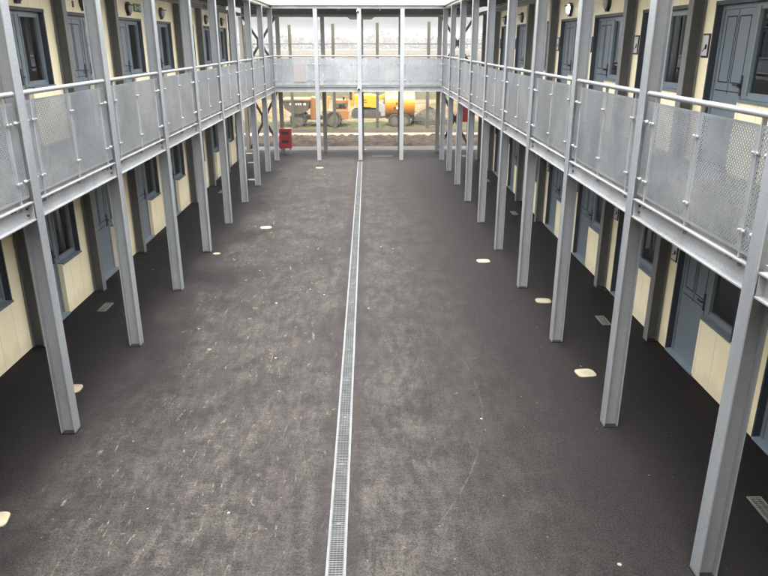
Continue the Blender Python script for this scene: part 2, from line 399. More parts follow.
# ------------------------------------------------------------------ buildings
def L(s, wx): return lambda d: wx + s * d          # distance out of the facade -> x
OPEN = {'left': dict(o0=.45, o1=2.20, split=1.42, door_near=True), 'right': dict(o0=.52, o1=2.25, split=1.36, door_near=False)}
RD = .11                                           # depth of the recesses
def facade(side):
    s, wx = (1, WL) if side == 'left' else (-1, WR)
    X = L(s, wx); o = OPEN[side]; first = 0 if side == 'left' else -1
    b = empty('accommodation_block', (wx, (Y0 + YE) / 2, 0))
    off = Vector((-wx, -(Y0 + YE) / 2, 0))
    def put(mb, name, mat, parent=None, smooth=False):
        ob = mb.build(name, mat, None, smooth)
        if parent is None: ob.parent = b; ob.location = off
        else: ob.parent = parent
        return ob
    tag(b, 'cream two storey cabin block with blue grey doors along the %s side of the courtyard' % side, 'building', 'cabin blocks either side of the courtyard')
    wl = MB()
    wl.box(X(-RD), X(0), -3, yi(first), 0, 5.55)
    for i in range(first, 8):
        a = yi(i)
        wl.box(X(-RD), X(0), a, a + o['o0'], 0, 5.55)
        wl.box(X(-RD), X(0), a + o['o1'], a + D, 0, 5.55)
        for z in (0, FZ):
            top = FZ if z == 0 else 5.55
            wl.box(X(-RD), X(0), a + o['o0'], a + o['o1'], z + 2.03, top)
            wa, wb = (o['split'], o['o1']) if o['door_near'] else (o['o0'], o['split'])
            wl.box(X(-RD), X(0), a + wa, a + wb, z, z + .88)
    wl.box(X(-RD), X(-5.8), YE - .12, YE, 0, 5.55)                 # gable end
    wl.box(X(-RD), X(-5.8), -3, -2.88, 0, 5.55)
    put(wl, 'wall', M['cream'])
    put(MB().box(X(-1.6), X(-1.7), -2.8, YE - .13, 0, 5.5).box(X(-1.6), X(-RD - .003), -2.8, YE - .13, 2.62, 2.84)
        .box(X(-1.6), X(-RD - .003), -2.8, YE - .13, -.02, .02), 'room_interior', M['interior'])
    put(MB().box(X(.01), X(-5.85), -3.05, YE + .05, 5.56, 5.70), 'roof', M['roofgrey'])
    k = 0
    for i in range(first, 8):
        for fl, z in enumerate((0, FZ)):
            a = yi(i); f0, f1, sp = a + o['o0'], a + o['o1'], a + o['split']
            rv = MB()                                              # navy lining of the recess
            zn, zf = (z, z + .885) if o['door_near'] else (z + .885, z)
            rv.box(X(-RD + .004), X(.006), f0 - .004, f0 + .03, zn, z + 2.026).box(X(-RD + .004), X(.006), f1 - .03, f1 + .004, zf, z + 2.026)
            rv.box(X(-RD + .004), X(.009), f0 - .008, f1 + .008, z + 2.0, z + 2.05)
            wa, wb = (sp, f1) if o['door_near'] else (f0, sp)
            da, db = (f0, sp) if o['door_near'] else (sp, f1)
            edge = sp
            put(rv, 'recess_lining', M['navy'])
            put(MB().box(X(-RD), X(.03), wa + .005 + (0 if wa == f0 else .01), wb - .005, z + .872, z + .90), 'window_sill', M['door'])
            # door
            ya, yb = (da + .032, db) if o['door_near'] else (db - .032, da)   # ya = hinge side
            lo, hi = min(ya, yb), max(ya, yb)
            dr = MB(); zt = z + 1.995
            fx = X(-.075); bx = X(-.125)
            dr.box(bx, fx, lo, lo + .055, z + .03, zt).box(bx, fx, hi - .055, hi, z + .03, zt).box(bx, fx, lo + .056, hi - .056, zt - .05, zt)
            dl0, dl1 = lo + .061, hi - .061; lx = X(-.085)
            dr.box(X(-.12), lx, dl0, dl1, z + .035, zt - .056)
            door = put(dr, 'door', M['door'])
            sl = MB(); m = (dl0 + dl1) / 2; e = X(-.083)
            def ring(y0, y1, z0, z1, t=.016):
                sl.box(lx, e, y0, y0 + t, z0, z1).box(lx, e, y1 - t, y1, z0, z1).box(lx, e, y0 + t, y1 - t, z0, z0 + t).box(lx, e, y0 + t, y1 - t, z1 - t, z1)
            ring(dl0 + .07, m - .015, z + 1.06, zt - .13); ring(m + .045, dl1 - .07, z + 1.06, zt - .13)
            sl.box(lx, e, m + .010, m + .022, z + .93, zt - .057)
            sl.box(lx, e, dl0 + .03, dl1 - .03, z + .955, z + .967)
            sl.box(lx, e, dl0 + .03, dl0 + .042, z + .10, z + .955)
            put(sl, 'panel_seal', M['seal'], door)
            hy = (dl1 - .06) if o['door_near'] else (dl0 + .06)
            hd = MB().box(lx, X(-.072), hy - .02, hy + .02, z + .93, z + 1.17)
            hd.box(X(-.072), X(-.03), hy - .012, hy + .012, z + 1.04, z + 1.066)
            d_ = -1 if o['door_near'] else 1
            hd.box(X(-.05), X(-.03), hy, hy + d_ * .12, z + 1.04, z + 1.064)
            put(hd, 'door_handle', M['darksteel'], door)
            put(MB().box(X(-.12), X(.02), lo - .02, hi, z + .004, z + .03), 'threshold', M['frame'], door)
            # window
            w0, w1 = (wa + .002, wb - .032) if o['door_near'] else (wa + .032, wb - .002)
            z0, z1 = z + .902, z + 1.995; fr = MB()
            t = .075
            fr.box(bx, fx, w0, w0 + t, z0, z1).box(bx, fx, w1 - t, w1, z0, z1).box(bx, fx, w0 + t, w1 - t, z0, z0 + t).box(bx, fx, w0 + t, w1 - t, z1 - t, z1)
            fr.box(fx, X(-.062), w0 + t - .02, w0 + t - .005, z0 + .04, z1 - .04).box(fx, X(-.062), w1 - t + .005, w1 - t + .02, z0 + .04, z1 - .04)
            win = put(fr, 'window', M['frame'])
            put(MB().box(X(-.108), X(-.102), w0 + t - .004, w1 - t + .004, z0 + t - .004, z1 - t + .004), 'pane', M['glass'], win)
            r = random.Random(i * 13 + fl * 5 + (0 if side == 'left' else 77)); q = r.random()
            g0, g1 = w0 + t, w1 - t
            if side == 'right' and fl == 0 and i == 0: q = .05
            if side == 'left' and fl == 1 and i == 1: q = .3
            if q < .55:
                cm = MB(); n = 26
                ca, cb = (g0 - .05, g1 + .05) if q < .12 else ((g0 - .05, g0 + (g1 - g0) * (.35 + q * .5)) if q < .4 else (g0 + (g1 - g0) * .45, g1 + .05))
                pv = [(ca + (cb - ca) * j / n, -.20 + .02 * math.sin(j * 1.7)) for j in range(n + 1)]
                for j in range(n):
                    cm.quad((X(pv[j][1]), pv[j][0], z0), (X(pv[j+1][1]), pv[j+1][0], z0), (X(pv[j+1][1]), pv[j+1][0], z1), (X(pv[j][1]), pv[j][0], z1))
                put(cm, 'curtain', M['curtain_brown'] if q < .12 else M['curtain'], win)
            elif q > .8:
                put(MB().box(X(-.17), X(-.172), g0 - .02, g1 + .02, z1 - (z1 - z0) * (.3 + .3 * r.random()), z1), 'blind', M['blind'], win)
    return b
facade('left'); facade('right')

# unseen block the photographer stands on, added behind the camera to block sky
nbk = MB().box(-5.2, 4.5, -2.1, -1.9, 0, 5.56).box(-5.2, 4.5, -1.895, .35, BZ0, FZ - .01).box(-5.2, 4.5, -2.1, .55, 5.575, 6.1).box(-11, 10, -8, -2.15, 0, 5.9)
tag(nbk.build('near_block', M['cream']), kind='structure')
# ------------------------------------------------------------------ columns
def h_column(h, fw=.15, dp=.17, t=.013, w=.010):
    b = MB(); x, f = dp / 2, fw / 2
    pts = [(-x,-f),(-x+t,-f),(-x+t,-w/2),(x-t,-w/2),(x-t,-f),(x,-f),(x,f),(x-t,f),(x-t,w/2),(-x+t,w/2),(-x+t,f),(-x,f)]
    b.prism(pts, 2, 0, h)
    b.b.normal_update()
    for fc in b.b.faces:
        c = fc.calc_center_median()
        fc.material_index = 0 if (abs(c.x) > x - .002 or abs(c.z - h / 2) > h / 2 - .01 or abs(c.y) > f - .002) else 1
    return b
col_mesh = None
def column(x, y, mat, h, rz=0, cache={}):
    key = (mat, round(h, 3))
    if key in cache: return inst(cache[key], (x, y, 0), rz)
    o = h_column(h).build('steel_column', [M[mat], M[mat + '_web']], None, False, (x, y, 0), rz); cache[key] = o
    MB().box(-.092, .092, -.082, .082, .0, .014).build('foot_shadow_plate', M['black'], o)  # black plate standing in for the contact shadow round the foot
    return o
CO = .085
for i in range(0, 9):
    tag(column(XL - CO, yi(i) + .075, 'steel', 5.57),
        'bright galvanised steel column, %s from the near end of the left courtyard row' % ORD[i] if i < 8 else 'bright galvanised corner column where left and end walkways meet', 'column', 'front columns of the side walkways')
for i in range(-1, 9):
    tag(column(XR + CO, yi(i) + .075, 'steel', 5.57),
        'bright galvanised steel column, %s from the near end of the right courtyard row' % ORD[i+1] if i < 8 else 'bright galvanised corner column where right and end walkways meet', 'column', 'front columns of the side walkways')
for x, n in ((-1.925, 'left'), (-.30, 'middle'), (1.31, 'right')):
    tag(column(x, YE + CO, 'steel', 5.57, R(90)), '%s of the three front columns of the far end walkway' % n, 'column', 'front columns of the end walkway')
XB = [-5.06, -3.60, -1.80, -.24, 1.34, 2.93, 4.41]
for n, x in enumerate(XB):
    lab = ['outermost left dark column at back of the far walkway', 'dark back column behind the left corner of the far walkway', 'dark back column behind the left front column of the far walkway',
           'dark back column behind the middle front column of the far walkway', 'dark back column behind the right front column of the far walkway', 'dark back column behind the right corner of the far walkway', 'outermost right dark column at back of the far walkway'][n]
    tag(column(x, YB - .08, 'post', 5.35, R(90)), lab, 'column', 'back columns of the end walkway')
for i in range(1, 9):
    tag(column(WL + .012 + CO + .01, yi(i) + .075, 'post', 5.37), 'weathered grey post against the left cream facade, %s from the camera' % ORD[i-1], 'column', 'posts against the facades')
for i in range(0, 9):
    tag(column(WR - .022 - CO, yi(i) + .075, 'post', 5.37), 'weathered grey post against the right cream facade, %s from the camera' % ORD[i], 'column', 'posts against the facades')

# ------------------------------------------------------------------ walkways: deck, edge beams, canopy
def ibeam(mb, axis, c, a, b, z0, z1, hw=.07, t=.013, w=.009):
    pts = [(-hw,z0),(hw,z0),(hw,z0+t),(w/2,z0+t),(w/2,z1-t),(hw,z1-t),(hw,z1),(-hw,z1),(-hw,z1-t),(-w/2,z1-t),(-w/2,z0+t),(-hw,z0+t)]
    if axis == 'y': mb.prism([(c + p, z) for p, z in pts], 1, a, b)
    else:           mb.prism([(c + p, z) for p, z in pts], 0, a, b)
    return mb
YS = -3.0
for side, s, cx, wx, first in (('left', 1, XL - CO, WL, -1), ('right', -1, XR + CO, WR, -1)):
    wk = empty('walkway', (cx, YE / 2, FZ)); off = Vector((-cx, -YE / 2, -FZ))
    tag(wk, 'long galvanised upper walkway in front of the %s cream facade' % side, 'walkway', 'upper walkways round the courtyard')
    def put(mb, name, mat, parent):
        o = mb.build(name, mat); o.parent = parent; o.location = off; return o
    put(MB().box(wx + s * .013, cx - s * .012, YS, yi(8) - .1, BZ0 + .08, FZ), 'deck', M['deck'], wk)
    ys = [YS - .15] + [yi(i) for i in range(-1, 9)]
    for j in range(len(ys) - 1):
        a, b = ys[j] + .15 + .002, ys[j+1] - .002
        m = ibeam(MB(), 'y', cx, a, b, BZ0, BZ1)
        m.box(cx - .06, cx + .06, a, a + .012, BZ0 + .014, BZ1 - .014).box(cx - .06, cx + .06, b - .012, b, BZ0 + .014, BZ1 - .014)
        bm = put(m, 'edge_beam', M['beam'], wk)
        if j > 0:
            for yy in (a + .36, a + 1.18, a + 2.0):
                for e in (-.035, .035): MB().box(cx + s * .005, cx + s * .03, yy + e - .014, yy + e + .014, BZ1 - .045, BZ1 - .0135).build('deck_clip', M['darksteel'], bm)
            for yy in (a + .05, b - .05):
                for zz in (BZ0 + .06, BZ0 + .13): MB().tube((cx + s * .0045, yy, zz), (cx + s * .022, yy, zz), .013, 8).build('beam_bolt', M['darksteel'], bm)
    cn = empty('canopy', (cx, YE / 2, 5.6)); off = Vector((-cx, -YE / 2, -5.6))
    tag(cn, 'cream edged flat canopy roof over the %s walkway' % side, 'canopy', 'canopy roofs over the walkways')
    put(MB().box(wx + s * .02, cx + s * .05, YS, YE + .02, RZ1 + .004, RZ1 + .06), 'roof_sheet', M['ceiling'], cn)
    m = MB()
    yy = YS
    while yy < YE - .2:
        put(MB().box(wx + s * .03, cx - s * .05, yy, yy + .05, RZ0 + .02, RZ1), 'joist', M['darksteel'], cn); yy += D / 3
    put(ibeam(MB(), 'y', cx, YS, YE + .02, RZ0, RZ1, .085), 'roof_beam', M['beam'], cn)
    put(MB().box(wx + s * .015, wx + s * .13, YS, YB + .02, 5.38, 5.50), 'wall_beam', M['rail'], cn)
    put(MB().box(cx + s * .052, cx + s * .10, YS, YE - .05, RZ1 + .004, RZ1 + .42), 'fascia', M['fascia'], cn)
# the end walkway
wk = empty('walkway', (-.34, 28.4, FZ)); off = Vector((.34, -28.4, -FZ))
tag(wk, 'short upper walkway linking both blocks across the far end', 'walkway', 'upper walkways round the courtyard')
put(MB().box(WL + .02, WR - .02, YE + .10, YB - .01, BZ0 + .08, FZ - .001), 'deck', M['deck'], wk)
xs = [XL, -1.925 - .075, -.30 - .075, 1.31 - .075, XR]
ends = [(XL + .002, -2.002), (-1.848, -.377), (-.223, 1.233), (1.387, XR - .002)]
for a, b in ends: put(ibeam(MB(), 'x', YE + CO, a, b, BZ0, BZ1), 'edge_beam', M['beam'], wk)
put(ibeam(MB(), 'x', YB - .08, WL, WR, BZ0 - .004, BZ1 - .02, .05), 'edge_beam', M['post'], wk)
cn = empty('canopy', (-.34, 28.4, 5.6)); off = Vector((.34, -28.4, -5.6))
tag(cn, 'cream edged flat canopy roof over the far end walkway', 'canopy', 'canopy roofs over the walkways')
put(MB().box(WL + .05, WR - .05, YE + .03, YB + .05, RZ1 + .004, RZ1 + .06), 'roof_sheet', M['ceiling'], cn)
put(ibeam(MB(), 'x', YE + CO, XL + .004, XR - .004, RZ0, RZ1, .085), 'roof_beam', M['beam'], cn)
put(ibeam(MB(), 'x', YB - .08, WL + .14, WR - .14, 5.352, 5.44, .06), 'roof_beam', M['rail'], cn)
put(MB().box(XL - .03, XR + .03, YE - .05, YE - .002, RZ1 + .004, RZ1 + .42), 'fascia', M['fascia'], cn)
m = MB()
for x in (-4.3, -3.6, -2.75, -1.9, -1.1, -.3, .5, 1.3, 2.1, 2.92, 3.7): put(MB().box(x - .03, x + .03, YE + .18, YB - .15, RZ0 + .0, RZ1), 'joist', M['darksteel'], cn)

put(MB().box(WL + .14, WR - .14, YB - .03, YB - .01, 5.445, RZ1), 'closure_panel', M['ceiling'], cn)
# ------------------------------------------------------------------ balustrades, local frame: along +Y from 0 to the bay length, courtyard on +X
def balustrade(span, infill=True, stations=None, name='balustrade', pm='perf_y'):
    r = empty(name); e0, e1 = .008, span - .008
    st = stations or [.20, span / 2, span - .20]
    MB().tube((0, e0, 3.91), (0, e1, 3.91), .027, 12).build('handrail', M['rail'], r, True)
    edges = ([e0] if infill else []) + st + ([e1] if infill else [])
    g = .014
    def panel(a, b, nm):
        w = b - a; o = MB().box(-.002, .002, -w / 2, w / 2, 0, .965).build(nm, M[pm], r); o.location = (0, (a + b) / 2, 2.868)
    if infill: panel(e0, st[0] - g, 'infill_panel')
    for a, b in zip(st[:-1], st[1:]): panel(a + g, b - g, 'perforated_panel')
    if infill: panel(st[-1] + g, e1, 'infill_panel')
    for y in st:
        bl = MB().box(-.03, .006, y - .007, y + .007, 2.75, 3.89).build('baluster', M['beam'], r)
        for z in (3.04, 3.63):
            c = MB()
            c.box(.0065, .016, y - .042, y + .042, z - .009, z + .009)
            for d in (-1, 1): c.tube((.0165, y + d * .032, z), (.030, y + d * .032, z), .012, 8)
            c.build('clamp', M['clip'], bl)
    for z in (3.04, 3.63):
        for yy, d in ((e0, 1), (e1, -1)):
            MB().tube((.01, yy - d * .05, z), (.01, yy + d * .05, z), .008, 8).ball((.01, yy + d * .045, z), .02, n=8).build('fixing_rod', M['clip'], r)
    return r
GB = 'balustrade bays round the courtyard'
proto = balustrade(D - .15); first_used = False
for side, x, rz in (('left', XL - .045, 0), ('right', XR + .045, 1)):
    for i in range(-1, 8):
        y = yi(i) + .15
        loc, r_ = ((x, y, 0), 0) if rz == 0 else ((x, y + D - .15, 0), R(180))
        if not first_used: o = proto; o.location = loc; o.rotation_euler.z = r_; first_used = True
        else: o = inst(proto, loc, r_)
        tag(o, 'perforated galvanised balustrade, %s bay from the camera on the %s walkway' % (ORD[i+1], side), 'balustrade', GB)
        if side == 'left' and i == -1: o['label'] = 'perforated balustrade bay cut by the left edge of the picture'
nm = ['leftmost', 'second from left', 'third from left', 'rightmost']
for n, (a, b) in enumerate(ends):
    sp = b - a
    o = balustrade(sp, True, [.24, sp - .24], pm='perf_end'); o.location = (a, YE + .045, 0); o.rotation_euler.z = R(-90)
    tag(o, 'perforated balustrade on the courtyard side of the far walkway, %s bay' % nm[n], 'balustrade', GB)
for n, (a, b) in enumerate(zip(XB[:-1], XB[1:])):
    a += .08; b -= .08; r = empty('balustrade', (a, YB - .08, 0), R(-90))
    MB().tube((0, 0, 3.88), (0, b - a, 3.88), .022, 10).build('handrail', M['post'], r, True)
    MB().tube((0, 0, 3.42), (0, b - a, 3.42), .016, 8).build('mid_rail', M['post'], r, True)
    MB().box(-.004, .004, 0, b - a, 2.83, 2.98).build('toe_board', M['post'], r)
    tag(r, 'plain two rail balustrade at the back of the far walkway, %s span from the left' % ORD[n], 'balustrade', 'rear rails of the far walkway')

# ------------------------------------------------------------------ cross braces
def brace(xa, xb, za, zb, lab):
    r = empty('cross_brace', ((xa + xb) / 2, YB - .08, za)); off = Vector((-(xa + xb) / 2, -(YB - .08), -za))
    for dy, p, q in ((-.012, (xa, za), (xb, zb)), (.012, (xa, zb), (xb, za))):
        d = Vector((q[0] - p[0], q[1] - p[1])); n = Vector((-d.y, d.x)).normalized() * .05
        m = MB().prism([(p[0] + n.x, p[1] + n.y), (p[0] - n.x, p[1] - n.y), (q[0] - n.x, q[1] - n.y), (q[0] + n.x, q[1] + n.y)], 1, YB - .08 + dy - .01, YB - .08 + dy + .01)
        o = m.build('brace_bar', M['darksteel'], r); o.location = off
    cx, cz = (xa + xb) / 2, (za + zb) / 2
    o = MB().box(cx - .13, cx + .13, YB - .105, YB - .103, cz - .12, cz + .12).build('gusset_plate', M['darksteel'], r); o.location = off
    tag(r, lab, 'brace', 'steel cross braces in the end frame')
brace(XB[0] + .1, XB[1] - .08, .15, 2.6, 'dark X brace below the walkway at the far left corner')
brace(XB[0] + .1, XB[1] - .08, 3.4, 5.35, 'dark X brace above the walkway at the far left corner')
brace(XB[5] + .08, XB[6] - .1, .15, 2.6, 'dark X brace below the walkway at the far right corner')
brace(XB[5] + .08, XB[6] - .1, 3.4, 5.35, 'dark X brace above the walkway at the far right corner')

# ------------------------------------------------------------------ drain, covers, gullies
dr = empty('drain_channel', (-.315, 15.5, 0))
x0, x1 = -.405, -.225
m = MB()
m.box(x0, x0 + .022, -4, 26.95, -.05, .008).box(x1 - .022, x1, -4, 26.95, -.05, .008)
o = m.build('channel_frame', M['drainframe'], dr); o.location = (.315, -15.5, 0)
o = MB().box(x0 + .022, x1 - .022, -4, 26.95, .0008, .0016).build('channel_bed', M['black'], dr); o.location = (.315, -15.5, 0)
gm = MB(); Lg = .994
gm.box(-.066, -.060, 0, Lg, .002, .007).box(.060, .066, 0, Lg, .002, .007).box(-.0025, .0025, 0, Lg, .002, .0068).box(-.034, -.030, 0, Lg, .002, .0068).box(.030, .034, 0, Lg, .002, .0068)
yy = .004
while yy < Lg - .01:
    gm.box(-.060, .060, yy, yy + .012, .002, .0064); yy += .0295
gm.box(-.02, .02, Lg / 2 - .02, Lg / 2 + .02, .002, .0085)
g0 = gm.build('grating', M['grate'], dr)
g0.location = (0, -15.5 + 1.0, 0)
for n in range(1, 26):
    c = g0.copy(); COL.objects.link(c); c.parent = dr; c.location = (0, -15.5 + 1.0 + n, 0)
tag(dr, 'long galvanised slotted drain running down the middle of the dark yard', 'drain')

def cover(x, y, rz, lab, w=.27, l=.24, tint=None):
    m = MB(); r = .07; pts = []
    for cx, cy, a0 in ((w/2-r, l/2-r, 0), (-w/2+r, l/2-r, 90), (-w/2+r, -l/2+r, 180), (w/2-r, -l/2+r, 270)):
        for a in range(0, 91, 18): pts.append((cx + r * math.cos(R(a0 + a)), cy + r * math.sin(R(a0 + a))))
    m.prism(pts, 2, .0, .012)
    o = m.build('access_cover', M['cover'], None, False, (x, y, 0), rz)
    MB().tube((0, 0, .001), (0, 0, .004), max(w, l) * .56, 28).build('cover_rim', M['black'], o)
    tag(o, lab, 'access cover', 'cream access covers set in the yard')
for x, y, rz, lab in ((3.04, 8.64, .1, 'largest cream rounded cover, in front of the nearest right hand doors'), (3.14, 11.51, -.1, 'cream rounded cover beside the third column of the right row'),
    (2.44, 13.93, .05, 'cream cover standing clear of the right column row, towards mid yard'), (-2.59, 16.85, .1, 'cream cover in open yard left of the drain, beyond the fourth left column'),
    (-3.95, 23.29, 0, 'cream cover under the left walkway near the seventh left column'), (-4.54, 26.81, 0, 'cream cover under the left walkway before the facade ends'),
    (-5.0, 29.2, 0, 'farthest cream cover, at the foot of the outermost left back column'), (-1.81, 25.59, 0, 'cream cover just in front of the left front column of the far walkway'),
    (-3.68, 5.62, .2, 'cream cover cut by the left edge in the foreground'), (-4.02, 8.33, .1, 'cream cover half hidden behind the nearest left column'),
    (-3.36, 14.60, 0, 'small cream cover at the foot of the fourth left column'), (-.16, 30.1, 0, 'small pale cover behind the middle column of the far walkway')):
    small = 'small' in lab
    cover(x, y, rz, lab, .16 if small else .27, .14 if small else .24)
tag(sheet('pale_patch', M['concrete'], .15, 1.0, 28.15, 28.55, .004), kind='structure')
gl = MB().box(-.065, .065, -.2, .2, 0, .006)
gl.build('tmp', M['grate'])
proto = bpy.data.objects['tmp']; gm_ = proto.data; bpy.data.objects.remove(proto)
def gully(x, y, lab):
    r = empty('gully_grate', (x, y, 0))
    MB().box(-.075, -.055, -.2, .2, 0, .012).box(.055, .075, -.2, .2, 0, .012).box(-.055, .055, -.2, -.18, 0, .012).box(-.055, .055, .18, .2, 0, .012).build('grate_frame', M['gully'], r)
    b = MB()
    for k in range(12): b.box(-.054, .054, -.172 + k * .03, -.160 + k * .03, .003, .010)
    b.box(-.004, .004, -.179, .179, .003, .0095)
    b.build('grate_bars', M['gully'], r)
    MB().box(-.054, .054, -.179, .179, .001, .002).build('grate_sump', M['black'], r)
    tag(r, lab, 'gully grate', 'small rectangular gully grates under the walkways')
for x, y, lab in ((-4.65, 11.38, 'gully grate under the left walkway between the first and second columns'), (-4.58, 21.33, 'gully grate under the left walkway near the sixth column'),
    (3.92, 10.57, 'gully grate under the right walkway behind the second column'), (3.93, 5.62, 'gully grate in the bottom right corner by the nearest column'),
    (3.98, 18.27, 'gully grate under the right walkway by the fifth and sixth columns'), (4.01, 22.96, 'gully grate far along the right walkway, almost hidden by columns'), (3.94, 28.27, 'gully grate beneath the far right corner of the walkway')):
    gully(x, y, lab)

# ------------------------------------------------------------------ lamps, signs
def wall_lamp(lit=False):
    r = empty('wall_lamp')                                        # local: +X out of the wall
    MB().tube((0,0,0), (.055,0,0), .13, 20).box(.0, .05, -.06, .06, -.15, -.1).build('lamp_housing', M['black'], r, True)
    MB().ball((.055,0,0), .105, (.62,1,1), 16).build('lamp_lens', M['lit'] if lit else M['lens'], r, True)
    MB().box(.05, .13, -.125, .125, .055, .075).tube((.03,0,.0),(.068,0,.0),.122,20).build('lamp_hood', M['black'], r)
    return r
lp = None
for side in ('left', 'right'):
    for i in range(0, 8):
        X = WL if side == 'left' else WR
        y = yi(i) + (1.33 if side == 'left' else 1.50)
        lit = side == 'right' and i == 3
        if lit: o = wall_lamp(True)
        elif lp is None: lp = wall_lamp(); o = lp
        else: o = inst(lp)
        o.location = (X, y, FZ + 2.24); o.rotation_euler.z = 0 if side == 'left' else R(180)
        tag(o, 'glowing bulkhead lamp above an upper door on the right' if lit else 'unlit black bulkhead lamp above the %s upper door from the camera, %s block' % (ORD[i], side), 'wall lamp', 'bulkhead lamps over the upper doors')
sp = None
for i in range(-1, 8):
    for z, fl in ((FZ, 'upper'), (0, 'ground')):
        if i == -1 : continue
        def mk():
            r = empty('door_sign')                                # local: +X out of the wall, seen from +X, +Y to the viewer's right
            MB().box(0, .018, -.095, .095, 0, .30).bevel(.004, 1).build('sign_frame', M['darksteel'], r)
            MB().box(.019, .022, -.075, .075, .022, .278).build('sign_face', M['signface'], r)
            MB().ball((.023, .03, .135), .032, (.08, 1, 1.1)).box(.0225, .0245, -.06, .02, .093, .107, Matrix.Rotation(R(35), 3, 'X')).build('sign_mark', M['black'], r)
            return r
        if sp is None: sp = mk(); o = sp
        else: o = inst(sp)
        o.location = (WR, yi(i) + 2.372, z + 1.36); o.rotation_euler.z = R(180)
        tag(o, 'small black framed plate beside the %s %s floor door on the right' % (ORD[i], fl), 'sign', 'framed plates beside the right hand doors')
r = empty('exit_sign', (WL, yi(3) + 2.0, FZ + 2.19))
MB().box(0, .02, -.24, .24, 0, .17).build('sign_plate', M['green'], r)
m = MB().box(.021, .023, -.03, .02, .075, .10).prism([(.02,.05),(.07,.087),(.02,.125)], 0, .021, .023)   # arrow
m.ball((.0215, -.115, .135), .014, (.1,1,1)).box(.021,.023,-.13,-.10,.06,.12).box(.021,.023,-.16,-.13,.04,.065).box(.021,.023,-.10,-.07,.03,.06).box(.021,.023,-.165,-.13,.095,.108).box(.021,.023,-.10,-.065,.085,.098)
m.box(.021,.023,.11,.20,.03,.14)
m.build('sign_symbol', M['signface'], r)
tag(r, 'green running man exit sign beside a lamp on the left facade', 'exit sign')
MB().build('x', M['white']); bpy.data.objects.remove(bpy.data.objects['x'])
tc = bpy.data.curves.new('number', 'FONT'); tc.body = '8'; tc.size = .16; tc.extrude = .004; tc.align_x = 'CENTER'; tc.materials.append(M['darksteel'])
to = bpy.data.objects.new('number', tc); COL.objects.link(to); bpy.context.view_layer.update()
me = bpy.data.meshes.new_from_object(to.evaluated_get(bpy.context.evaluated_depsgraph_get())); bpy.data.objects.remove(to)
no = bpy.data.objects.new('door_number', me); COL.objects.link(no); no.location = (WL + .006, yi(2) + .92, FZ + 2.13); no.rotation_euler = (R(90), 0, R(90))
tag(no, 'small grey number above the second upper door on the left', 'door number')
lb = MB().box(0, .05, -.05, .05, 0, .11).bevel(.006, 1).build('lock_box', M['black'], None, False, (WL + .004, yi(2) + .40, .95))
tag(lb, 'small black box on the wall by a ground floor door on the left', 'lock box')
nb = MB().box(-.22, .22, -.004, .004, -.33, .33).build('notice_board', M['pink'], None, False, (-2.58, YE + .025, 3.31))
tag(nb, 'faded pink board on the perforated panels of the far walkway', 'notice board')
# soffit light at the back of the end walkway
sl = empty('ceiling_light', (-.25, YB - .3, 5.30))
MB().prism([(-.42,-.05),(.42,-.05),(.55,.05),(-.55,.05)], 1, -.08, .08).build('light_body', M['lens'], sl)
MB().box(-.02, .02, -.02, .02, .05, .37).build('light_stem', M['rail'], sl)
tag(sl, 'long grey light fitting under the canopy at the far end', 'ceiling light')
for z, lab in ((2.74, 'small white dome fitting on the middle front column at walkway level'), (5.48, 'small grey dome fitting on the middle front column under the roof')):
    r = empty('dome_fitting', (-.335, YE - .002, z))
    MB().tube((0, 0, 0), (0, -.05, 0), .055, 14).build('dome_base', M['white'], r, True)
    MB().ball((0, -.055, -.015), .045, n=12).build('dome_lens', M['black'], r, True)
    tag(r, lab, 'dome fitting', 'dome fittings on the middle column')
for x in (-3.2, 3.0): pass
# fire points
def fire_point(x, y, lab, h=1.05):
    r = empty('fire_point', (x, y, 0))
    MB().box(-.25, .25, -.16, .16, .25, h).bevel(.015, 2).build('cabinet', M['red'], r)
    MB().box(-.14, .14, -.166, -.161, h - .24, h - .12).box(-.14, .14, -.166, -.161, h - .58, h - .46).build('cabinet_slot', M['black'], r)
    MB().box(-.245, .245, -.1645, -.161, h - .36, h - .352).build('lid_seam', M['black'], r)
    for a in (-.17, .17):
        for b in (-.1, .1): MB().box(a - .02, a + .02, b - .02, b + .02, 0, .26).build('leg', M['post'], r)
    tag(r, lab, 'fire point', 'red fire point cabinets')
fire_point(-3.42, 29.05, 'red cabinet with two black slots at the far left corner')
r = empty('fire_point', (4.14, 30.0, 0))
MB().box(-.17, .17, -.12, .12, 1.2, 1.88).bevel(.012, 2).build('cabinet', M['red'], r)
for a in (-.13, .13): MB().box(a - .02, a + .02, -.02, .02, 0, 1.21).build('leg', M['post'], r)
tag(r, 'small red cabinet on a stand half hidden behind far right columns', 'fire point', 'red fire point cabinets')

# ------------------------------------------------------------------ fence and works beyond
FY = 37.9
fe = empty('mesh_fence', (0, FY, 0))
fx = [-13.4, -11.0, -8.7, -6.35, -4.02, -1.78, .52, 3.2, 5.7, 8.1, 10.5, 12.9]
for n, x in enumerate(fx):
    h = 5.25 + .05 * max(0, n - 4)
    m = MB().prism([(-.075,-.06),(.075,-.06),(.075,.06),(-.075,.06)], 2, -.05, h)
    m.box(-.035, .035, -.075, -.06, .4, h - .1)
    for k in range(9): m.box(-.085, .085, -.07, .07, .5 + k * .5, .55 + k * .5)
    m.build('fence_post', M['fencepost'], fe, False, (x, 0, 0))
o = MB().box(fx[0], fx[-1], -.003, .003, .1, 4.32).build('mesh_panel', M['mesh'], fe); o.location = (0, -.09, 0)
MB().box(fx[0], fx[-1], -.02, .02, 4.30, 4.34).build('top_rail', M['fencepost'], fe).location = (0, -.09, 0)
tag(fe, 'tall weld mesh security fence with olive posts beyond the yard', 'fence')

